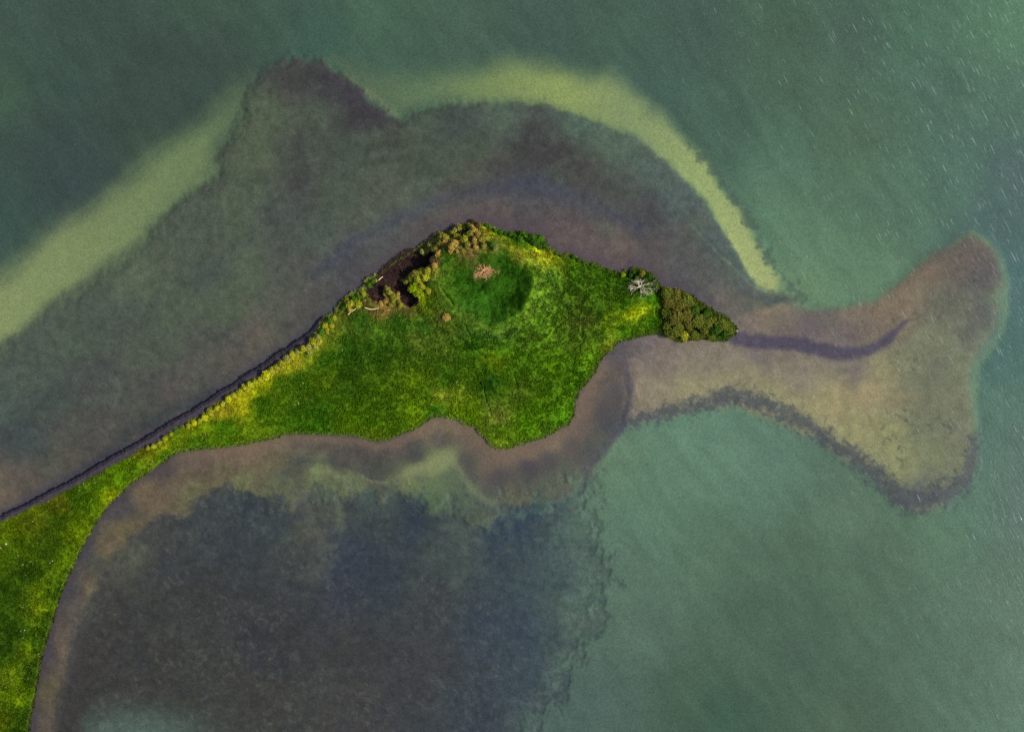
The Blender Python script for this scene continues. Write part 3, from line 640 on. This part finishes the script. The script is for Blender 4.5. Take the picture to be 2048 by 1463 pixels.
# ------------------------------------------------------------------ stone edging along the causeway
EDGE = ISLAND[1:31, :2]
M_STONE = plain_material('dark_wet_stone', (44, 40, 46), 0.6, 1.35, 3.0, 0.6)
def box_block(lx, ly, lz, r):
    c = np.array([(i, j, k) for k in (0, 1) for j in (0, 1) for i in (0, 1)], float)
    c = (c - (0.5, 0.5, 0)) * (lx, ly, lz); c += r.uniform(-0.06, 0.06, c.shape)
    F = np.array([(0, 2, 3, 1), (4, 5, 7, 6), (0, 1, 5, 4), (1, 3, 7, 5), (3, 2, 6, 7), (2, 0, 4, 6)])
    return c, F
def edging():
    r = np.random.RandomState(21); Vs, Fs, n = [], [], 0
    seg = np.diff(EDGE, axis=0); L = np.hypot(*seg.T); cum = np.concatenate([[0], np.cumsum(L)]); t = 0.0
    while t < cum[-1]:
        st = r.uniform(2.6, 7.5); i = min(np.searchsorted(cum, t, side='right') - 1, len(L) - 1)
        f = (t - cum[i]) / L[i]; px, py = EDGE[i] * (1 - f) + EDGE[i + 1] * f
        ang = math.atan2(-seg[i][1], seg[i][0]) + r.uniform(-0.12, 0.12)
        for row in range(1):
            q = (px - 0.1 + r.uniform(-0.5, 0.5), py - 0.1 + r.uniform(-0.6, 0.6))
            w = st * S * 0.98; v, F = box_block(w, r.uniform(0.45, 0.62), 0.92 + r.uniform(-0.16, 0.14), r)
            ca, sa = math.cos(ang), math.sin(ang); x, y, z = at(*q)
            Vs.append(np.stack([v[:, 0] * ca - v[:, 1] * sa + x, v[:, 0] * sa + v[:, 1] * ca + y, v[:, 2] - 0.38], -1)); Fs.append(F + n); n += 8
        t += st
    return np.concatenate(Vs), np.concatenate(Fs)
eV, eF = edging()
root = empty('stone_edging', at(300, 874, 0)); tag(root, 'long low edging of dark wet stones along the straight northwest side of the causeway', 'wall')
o = obj('stonework', np_mesh('stonework', eV - np.array(root.location), eF), M_STONE, root); o['kind'] = 'stuff'

# ------------------------------------------------------------------ tubes for stems, branches and logs
def tube(pts, rad, sides=5):
    pts = [Vector(p) for p in pts]; V, F = [], []
    for i, p in enumerate(pts):
        d = (pts[min(i + 1, len(pts) - 1)] - pts[max(i - 1, 0)]).normalized()
        u = d.orthogonal().normalized(); w = d.cross(u)
        for k in range(sides):
            a = 2 * math.pi * k / sides; V.append(p + (u * math.cos(a) + w * math.sin(a)) * rad[i])
    for i in range(len(pts) - 1):
        for k in range(sides):
            a = i * sides + k; b = i * sides + (k + 1) % sides
            F.append((a, b, b + sides, a + sides))
    return [tuple(v) for v in V], F
def join(parts):
    V, F = [], []
    for v, f in parts:
        n = len(V); V += v; F += [tuple(i + n for i in q) for q in f]
    return V, F
def mesh_from(name, V, F, m=None, smooth=False):
    me = bpy.data.meshes.new(name); me.from_pydata(V, [], F); me.update()
    if m: me.materials.append(m)
    if smooth: me.polygons.foreach_set('use_smooth', [True] * len(me.polygons))
    return me

# ------------------------------------------------------------------ bushes: trunk + leafy crown
KIND = {  # name: crown sRGB colour, leaf size
 'thicket': (92, 100, 34), 'brownish': (96, 94, 36), 'olive': (124, 120, 48), 'tan': (168, 142, 70), 'yellow-green': (150, 150, 42), 'lime green': (128, 150, 20), 'dark green': (58, 88, 24),
 'green': (70, 108, 26), 'brown': (84, 66, 44), 'pale green': (142, 144, 70), 'bright yellow': (162, 164, 32)}
M_BARK = plain_material('grey_brown_bark', (92, 78, 62), 0.7, 1.3, 9.0)
M_KIND = {k: plain_material(k.replace(' ', '_').replace('-', '_') + '_leaves', c, 0.62, 1.42, 3.2, 0.8, 0.14, 0.22) for k, c in KIND.items()}
def crown_mesh(seed, n=650, flat=0.72, leaf=0.135):
    """unit crown: leaf cards spread through a lumpy dome, 1 m radius"""
    r = np.random.RandomState(seed); V = []; F = []
    lobes = [(r.uniform(0, 0.55) , r.uniform(0, 2 * math.pi), r.uniform(0.35, 0.62)) for _ in range(9)]
    lc = np.array([(a * math.cos(b), a * math.sin(b), 0.35 + (1 - a) * 0.45 + r.uniform(-0.1, 0.1)) for a, b, _ in lobes]); lr = np.array([l[2] for l in lobes])
    for i in range(n):
        k = r.randint(len(lobes)); d = r.normal(size=3); d[2] = abs(d[2]) * 1.1 - 0.25; d /= np.linalg.norm(d)
        p = lc[k] + d * lr[k] * r.uniform(0.72, 1.08); p[2] = max(p[2], 0.05) 
        nrm = d * 0.7 + r.normal(size=3) * 0.5; nrm /= np.linalg.norm(nrm)
        u = np.cross(nrm, r.normal(size=3)); u /= np.linalg.norm(u); w = np.cross(nrm, u)
        s = leaf * r.uniform(0.6, 1.3); b = len(V)
        V += [tuple(p - u * s), tuple(p + w * s * 0.55), tuple(p + u * s), tuple(p - w * s * 0.55)]; F.append((b, b + 1, b + 2, b + 3))
    V = [(x, y, z * flat) for x, y, z in V]
    return V, F
def trunk_mesh(seed):
    r = random.Random(seed); parts = []
    for k in range(4):
        a = k * 1.6 + r.uniform(-0.4, 0.4); e = (0.45 * math.cos(a), 0.45 * math.sin(a), 0.5 + r.uniform(-0.1, 0.1))
        parts.append(tube([(0, 0, -0.15), (e[0] * 0.3, e[1] * 0.3, 0.2), e], [0.06, 0.045, 0.015]))
    return join(parts)
CROWNS = {}
for i in range(8):
    V, F = crown_mesh(100 + i) if i < 5 else crown_mesh(100 + i, 900, 0.6, 0.105); CROWNS[i] = (V, F)
TRUNK = [mesh_from('trunk', *trunk_mesh(i), M_BARK) for i in range(2)]
_cm = {}
def crown(kind, i):
    if kind in ('thicket', 'brownish'): i = i % 3 + 5
    if (kind, i) not in _cm: _cm[(kind, i)] = mesh_from('crown', *CROWNS[i], M_KIND[kind])
    return _cm[(kind, i)]
_nb = [0]
def bush(px, py, rpx, kind, label, group, name='bush', tall=1.0):
    i = _nb[0]; _nb[0] += 1; rad = rpx * S * (1.45 if kind in ('thicket', 'brownish') else 1.25) * random.uniform(0.8, 1.18)
    z = max(z_at(px, py), 0.05); x, y, _ = at(px, py, z + 0.6 * rad)
    o = empty(name, (x, y, z - 0.03), random.uniform(0, 6.28), rad); o.scale = (rad * random.uniform(0.92, 1.1), rad * random.uniform(0.92, 1.1), rad * tall * random.uniform(0.9, 1.25))
    tag(o, label, 'bush', group)
    for nm, me in (('crown', crown(kind, i % 5)), ('trunk', TRUNK[i % 2])):
        c = bpy.data.objects.new(nm, me); C.objects.link(c); c.parent = o
    return o
ORD = ('first second third fourth fifth sixth seventh eighth ninth tenth eleventh twelfth thirteenth fourteenth fifteenth sixteenth seventeenth '
       'eighteenth nineteenth twentieth').split()
def ordinal(i):
    if i < 20: return ORD[i]
    t, u = divmod(i + 1, 10); w = {2: 'twent', 3: 'thirt', 4: 'fort', 5: 'fift'}[t]
    return w + 'ieth' if u == 0 else w + 'y-' + ORD[u - 1]
A = {'o': 'olive', 't': 'tan', 'y': 'yellow-green', 'l': 'lime green', 'd': 'dark green', 'g': 'green', 'b': 'brown', 'p': 'pale green', 'B': 'bright yellow', 'T': 'thicket', 'R': 'brownish'}
SAY = {'thicket': 'olive green', 'brownish': 'brownish olive'}
def row(spec, where, group, tall=1.0):
    L = []
    for t in spec.split():
        a, b, c, k = t.split(','); L.append((float(a), float(b), float(c), A[k]))
    L.sort()
    for i, (a, b, c, k) in enumerate(L):
        bush(a, b, c, k, '%s bush, %s from the left %s' % (SAY.get(k, k), ordinal(i), where), group, tall=tall)
row("""846,504,7,p 860,491,8,p 869,500,8,o 882,476,8,o 891,484,9,t 905,466,8,o 912,460,7,p 913,473,7,y 875,506,8,t 864,521,6,b 869,530,6,t
939,453,6,o 918,457,7,o 922,466,6,b 947,462,9,t 941,468,8,o 929,477,7,y 956,469,8,t 970,476,8,y 961,480,8,o 950,480,8,t 935,490,7,o 951,493,7,t
967,493,7,o 985,488,8,g 992,496,6,p 910,485,8,t 901,495,8,t 883,488,8,o 890,476,7,y 916,502,6,t 926,502,6,o 946,443,5,b 955,449,5,b 930,458,6,d""",
    'of the scrub crowning the northwest bluff', 'scrub bushes crowning the northwest bluff')
row("""856,541,8,y 843,544,8,y 831,547,8,o 823,556,7,y 812,563,6,o 837,557,9,y 850,555,8,y 827,579,8,l 835,585,9,l 831,570,9,l 845,571,9,y
861,568,9,d 843,588,7,l 838,594,6,y 856,582,7,y""", 'of the thicket between brown cove and hill', 'bushes between the brown cove and the hill')
row("745,563,7,g 739,570,6,g 751,561,4,p 726,578,4,p", 'on the cove mouth bank', 'small bushes on the bank at the cove mouth')
row("727,588,7,y 718,593,8,g 708,600,8,g 702,608,8,y 716,607,8,y 694,604,6,y 688,615,6,g 700,619,6,t 729,601,6,o", 'southwest of the brown cove', 'bushes southwest of the brown cove')
row("774,578,6,o 779,585,7,y 785,592,7,o 793,595,6,y 798,603,6,o 787,601,6,y 796,588,4,t 801,611,5,y 763,606,5,t 771,604,5,t 780,609,5,o",
    'of the spur inside the brown cove', 'bushes on the spur inside the brown cove')
row("""972,450,6,g 979,454,6,g 991,461,6,g 1000,464,6,g 1010,467,5,d 1041,466,6,d 1050,474,7,g 1058,481,7,d 1067,476,7,g 1069,488,8,d 1077,493,7,d
1041,477,7,g 1081,478,7,g 1073,485,8,g 1088,491,7,d 1022,470,6,g 1030,476,6,g""", 'of the bushes edging the north shore', 'bushes edging the north shore')
row("1112,508,4,g 1122,512,4,g 1146,513,5,d 1157,520,5,d 1168,526,4,g 1184,529,4,g 1215,539,4,d 1247,550,5,l", 'of the low shore between hill and dead tree', 'low bushes on the northeast shore')
row("1262,551,6,d 1268,545,7,d 1283,548,8,o 1299,552,8,d 1308,562,7,d 1313,574,6,g 1291,560,7,d 1274,556,6,d", 'of the ring north of the white dead tree', 'bushes north of the white dead tree')
row("""1335,587,12,T 1353,592,12,R 1372,597,12,T 1340,606,13,R 1360,611,13,R 1381,609,12,T 1334,627,11,T 1352,630,13,R 1373,629,13,R 1392,620,12,d
1337,648,11,T 1357,650,12,T 1378,649,12,R 1397,640,12,T 1350,666,11,T 1370,671,11,y 1388,667,11,T 1411,628,12,d 1416,647,12,T 1408,663,11,T
1430,641,12,T 1433,659,12,d 1424,671,9,T 1447,650,12,T 1449,667,11,d 1461,661,10,T""", 'of the dense thicket on the eastern point', 'bushes of the thicket on the eastern point', tall=0.8)
hedge = """296,896,5,y 307,893,5,y 318,886,5,p 330,877,6,y 341,868,5,y 352,862,5,g 362,856,5,g 377,852,7,y 388,846,8,B 399,842,7,y 409,834,6,B 420,823,8,y 433,815,8,B 445,808,7,y
456,799,7,B 467,791,7,y 478,785,7,B 489,776,8,y 500,769,8,B 510,763,7,y 521,757,7,B 532,749,9,B 542,742,8,y 553,735,7,y 564,727,8,y 573,717,7,p 584,709,7,y 595,703,8,p
607,697,7,y 618,692,7,p 626,682,8,y 636,674,8,p 643,663,7,g 650,652,8,y 660,640,7,g 668,636,6,y 630,694,7,p 618,703,6,p 640,683,7,y 655,662,7,y 664,652,6,y"""
row(hedge, 'of the hedge along the straight causeway bank', 'hedge bushes along the straight causeway bank')
bush(893, 633, 8, 'tan', 'small dry brown shrub alone on the lawn south of the hill', None, 'shrub', 0.5)

# ------------------------------------------------------------------ dead trees
def dead_branch(r, p, d, ln, rad, depth, spread, flat, out):
    pts = [p]; n = 4; dd = d.copy()
    for i in range(n):
        dd = (dd + Vector((r.gauss(0, 0.40), r.gauss(0, 0.40), r.gauss(0, 0.15)))).normalized()
        dd.z *= flat; dd.normalize(); pts.append(pts[-1] + dd * ln / n)
    rr = [rad * (1 - 0.65 * i / n) for i in range(n + 1)]
    out.append(tube(pts, rr, 4))
    if depth:
        for k in range(3 if depth > 1 else 3):
            q = pts[r.choice((2, 3, 4))]
            nd = (dd + Vector((r.gauss(0, spread), r.gauss(0, spread), r.gauss(0, 0.25)))).normalized()
            dead_branch(r, q, nd, ln * r.uniform(0.5, 0.75), rad * 0.55, depth - 1, spread, flat, out)
def dead_tree(name, px, py, label, m, n, ln, rise, flat, seed, ell=(1, 1), cat='tree', rad=0.09, trunk_h=0.9, depth=2):
    r = random.Random(seed); z = z_at(px, py); x, y, _ = at(px, py, z + 1.2 * rise)
    o = empty(name, (x, y, z - 0.05)); tag(o, label, cat)
    obj('trunk', mesh_from('trunk', *tube([(0, 0, -0.1), (0.03, 0.02, trunk_h * 0.5), (0.0, 0.05, trunk_h)], [rad * 2.0, rad * 1.6, rad * 1.2], 7), m), None, o)
    for k in range(n):
        a = 2 * math.pi * (k + r.uniform(-0.25, 0.25)) / n
        d = Vector((math.cos(a) * ell[0], math.sin(a) * ell[1], rise * r.uniform(0.5, 1.2)))
        l = ln * d.to_2d().length * r.uniform(0.8, 1.15); parts = []
        dead_branch(r, Vector((0, 0, trunk_h * r.uniform(0.5, 0.95))), d.normalized(), l, rad, depth, 0.6, flat, parts)
        obj('branch', mesh_from('branch', *join(parts), m), None, o)
    return o
M_WHITE = plain_material('bleached_dead_wood', (226, 208, 186), 0.8, 1.15, 7.0)
M_PINK = plain_material('reddish_dead_twigs', (216, 158, 118), 0.65, 1.25, 7.0)
dead_tree('dead_tree', 1280, 574, 'bare dead tree with bleached white spreading branches among green bushes on the eastern arm', M_WHITE, 9, 1.85, 0.5, 0.95, 11, (1.25, 0.85), rad=0.055, depth=3)
pk_ = dead_tree('dead_bush', 969, 539, 'collapsed dead bush of reddish tan twigs on top of the green hill', M_PINK, 20, 1.45, 0.16, 0.6, 8, (1.3, 0.75), 'bush', 0.05, 0.4, depth=3)
pk_.rotation_euler[2] = math.radians(33)

# ------------------------------------------------------------------ driftwood and loose stones
M_LOG = plain_material('pale_driftwood', (206, 190, 140), 0.75, 1.2, 6.0)
def log(pts, rad, label, name='driftwood_log'):
    z = z_at(*pts[0]) ; w = [Vector(at(a, b, z_at(a, b) + 0.22)) for a, b in pts]; o0 = w[0].copy()
    V, F = tube([p - o0 for p in w], [rad * (1 - 0.5 * i / len(w)) for i in range(len(w))], 6)
    o = obj(name, mesh_from(name, V, F, M_LOG)); o.location = o0; tag(o, label, 'driftwood'); return o
log([(730, 615), (737, 617.5), (745, 618.5), (752, 617), (758, 616)], 0.13, 'pale curved driftwood log lying on the grass just south of the brown cove')
log([(696, 629), (701, 624), (708, 620), (715, 614), (722, 610)], 0.10, 'thin pale driftwood branch lying aslant west of the curved log')
log([(757, 560), (762, 555.5), (766, 553)], 0.12, 'short grey driftwood piece at the northwest rim of the brown cove')
log([(793, 589), (797, 594), (800, 593)], 0.11, 'small pale stick at the eastern tip of the spur in the cove', 'driftwood_stick')
def stone_mesh(seed, m):
    bm = bmesh.new(); bmesh.ops.create_icosphere(bm, subdivisions=2, radius=1.0); r = random.Random(seed)
    ph = [r.uniform(0, 6) for _ in range(3)]
    for v in bm.verts:
        n = 1 + 0.16 * math.sin(3 * v.co.x + ph[0]) + 0.13 * math.sin(4 * v.co.y + ph[1]) + 0.12 * math.sin(5 * v.co.z + ph[2])
        v.co = v.co * n; v.co.z *= 0.62
    me = bpy.data.meshes.new('stone'); bm.to_mesh(me); bm.free(); me.materials.append(m); return me
M_PALE = plain_material('pale_stone', (168, 164, 140), 0.8, 1.15, 4.0); M_DARK = plain_material('dark_shore_rock', (62, 56, 54), 0.7, 1.4, 4.0)
SP = [stone_mesh(i, M_PALE) for i in range(3)]; SD = [stone_mesh(i + 5, M_DARK) for i in range(3)]
def stone(px, py, rpx, me, label, group=None, name='stone'):
    z = max(z_at(px, py), 0.0); x, y, _ = at(px, py, z); r = rpx * S
    o = obj(name, me[int(px) % 3]); o.location = (x, y, z + 0.15 * r); o.scale = (r * random.uniform(0.85, 1.3), r * random.uniform(0.8, 1.1), r)
    o.rotation_euler = (0, 0, random.uniform(0, 6)); tag(o, label, 'stone', group); return o
stone(1472.5, 661.5, 3.2, SP, 'pale stone at the very tip of the eastern point by the dark channel')
stone(1253, 543, 2.6, SP, 'pale grey rock at the waterline northwest of the white dead tree')
for i, (a, b, c) in enumerate([(1196, 529, 2.6), (1203, 533, 3.2), (1211, 537.5, 2.6), (1231, 543, 2.8), (1239, 545, 3.2), (1265, 537, 2.8)]):
    stone(a, b, c, SD, 'dark rock at the waterline, %s from the left along the northeast shore' % ordinal(i), 'dark rocks along the northeast shore', 'shore_rock')
for a, b, c, w in [(12, 1087, 2.2, 'larger pale stone in the grass near the upper left corner of the land'), (2, 1095, 2.0, 'pale stone at the edge of the photo beside a larger one'),
                   (105, 1121, 2.0, 'elongated pale stone in the middle of the broad western grassland'), (100, 1125, 1.4, 'tiny pale stone touching the elongated one'),
                   (42, 1261, 1.6, 'pale stone among dry yellow grass of the southwestern meadow'), (49, 1259, 1.4, 'small pale stone just east of one among dry yellow grass'),
                   (47, 1275, 1.5, 'pale stone just south of the pair in the southwestern meadow')]:
    stone(a, b, c * 0.75, SP, w)

# ------------------------------------------------------------------ tussocks hanging over the waterline all round the meadow
r = np.random.RandomState(77)
seg = np.roll(ISLAND, -1, axis=0) - ISLAND; Ls = np.hypot(*seg.T); ids = np.arange(30, len(ISLAND) - 2)
pr = Ls[ids] / Ls[ids].sum(); ii = r.choice(ids, 9000, p=pr); f = r.rand(9000)[:, None]
q = ISLAND[ii] + seg[ii] * f; nr = np.stack([-seg[ii][:, 1], seg[ii][:, 0]], 1) / Ls[ii][:, None]
bn = fbm(q[:, 0], q[:, 1], 9, 3, 81, 0.8)
q = q + nr * (1.4 - 1.8 * bn + r.normal(0, 0.9, 9000))[:, None]
k = (q[:, 0] > -40) & (q[:, 1] < 1490) & (r.rand(9000) < 0.55 + 0.6 * bn); q = q[k]; bn = bn[k]
dd = sdf(q[:, 0], q[:, 1], ISLAND); hq = np.maximum(land_height(q[:, 0], q[:, 1], np.maximum(dd, 0.5)), 0.02)
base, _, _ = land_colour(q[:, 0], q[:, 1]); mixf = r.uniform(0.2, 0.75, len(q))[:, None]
cq = srgb2lin(np.clip(base * (1 - mixf) + np.array([128, 138, 76.]) * mixf, 0, 255)) * KLAND
V, F, cc = blades(q[:, 0], q[:, 1], hq, cq, np.clip(0.34 + 0.2 * bn, 0.2, 0.6), 1.0, r, 7, 0.06)
tag(obj('shoreline_tussocks', np_mesh('shoreline_tussocks', V, F, cc), M_GRASS), 'pale green tussocks overhanging the waterline along the meadow shore', 'tussocks', kind='stuff')
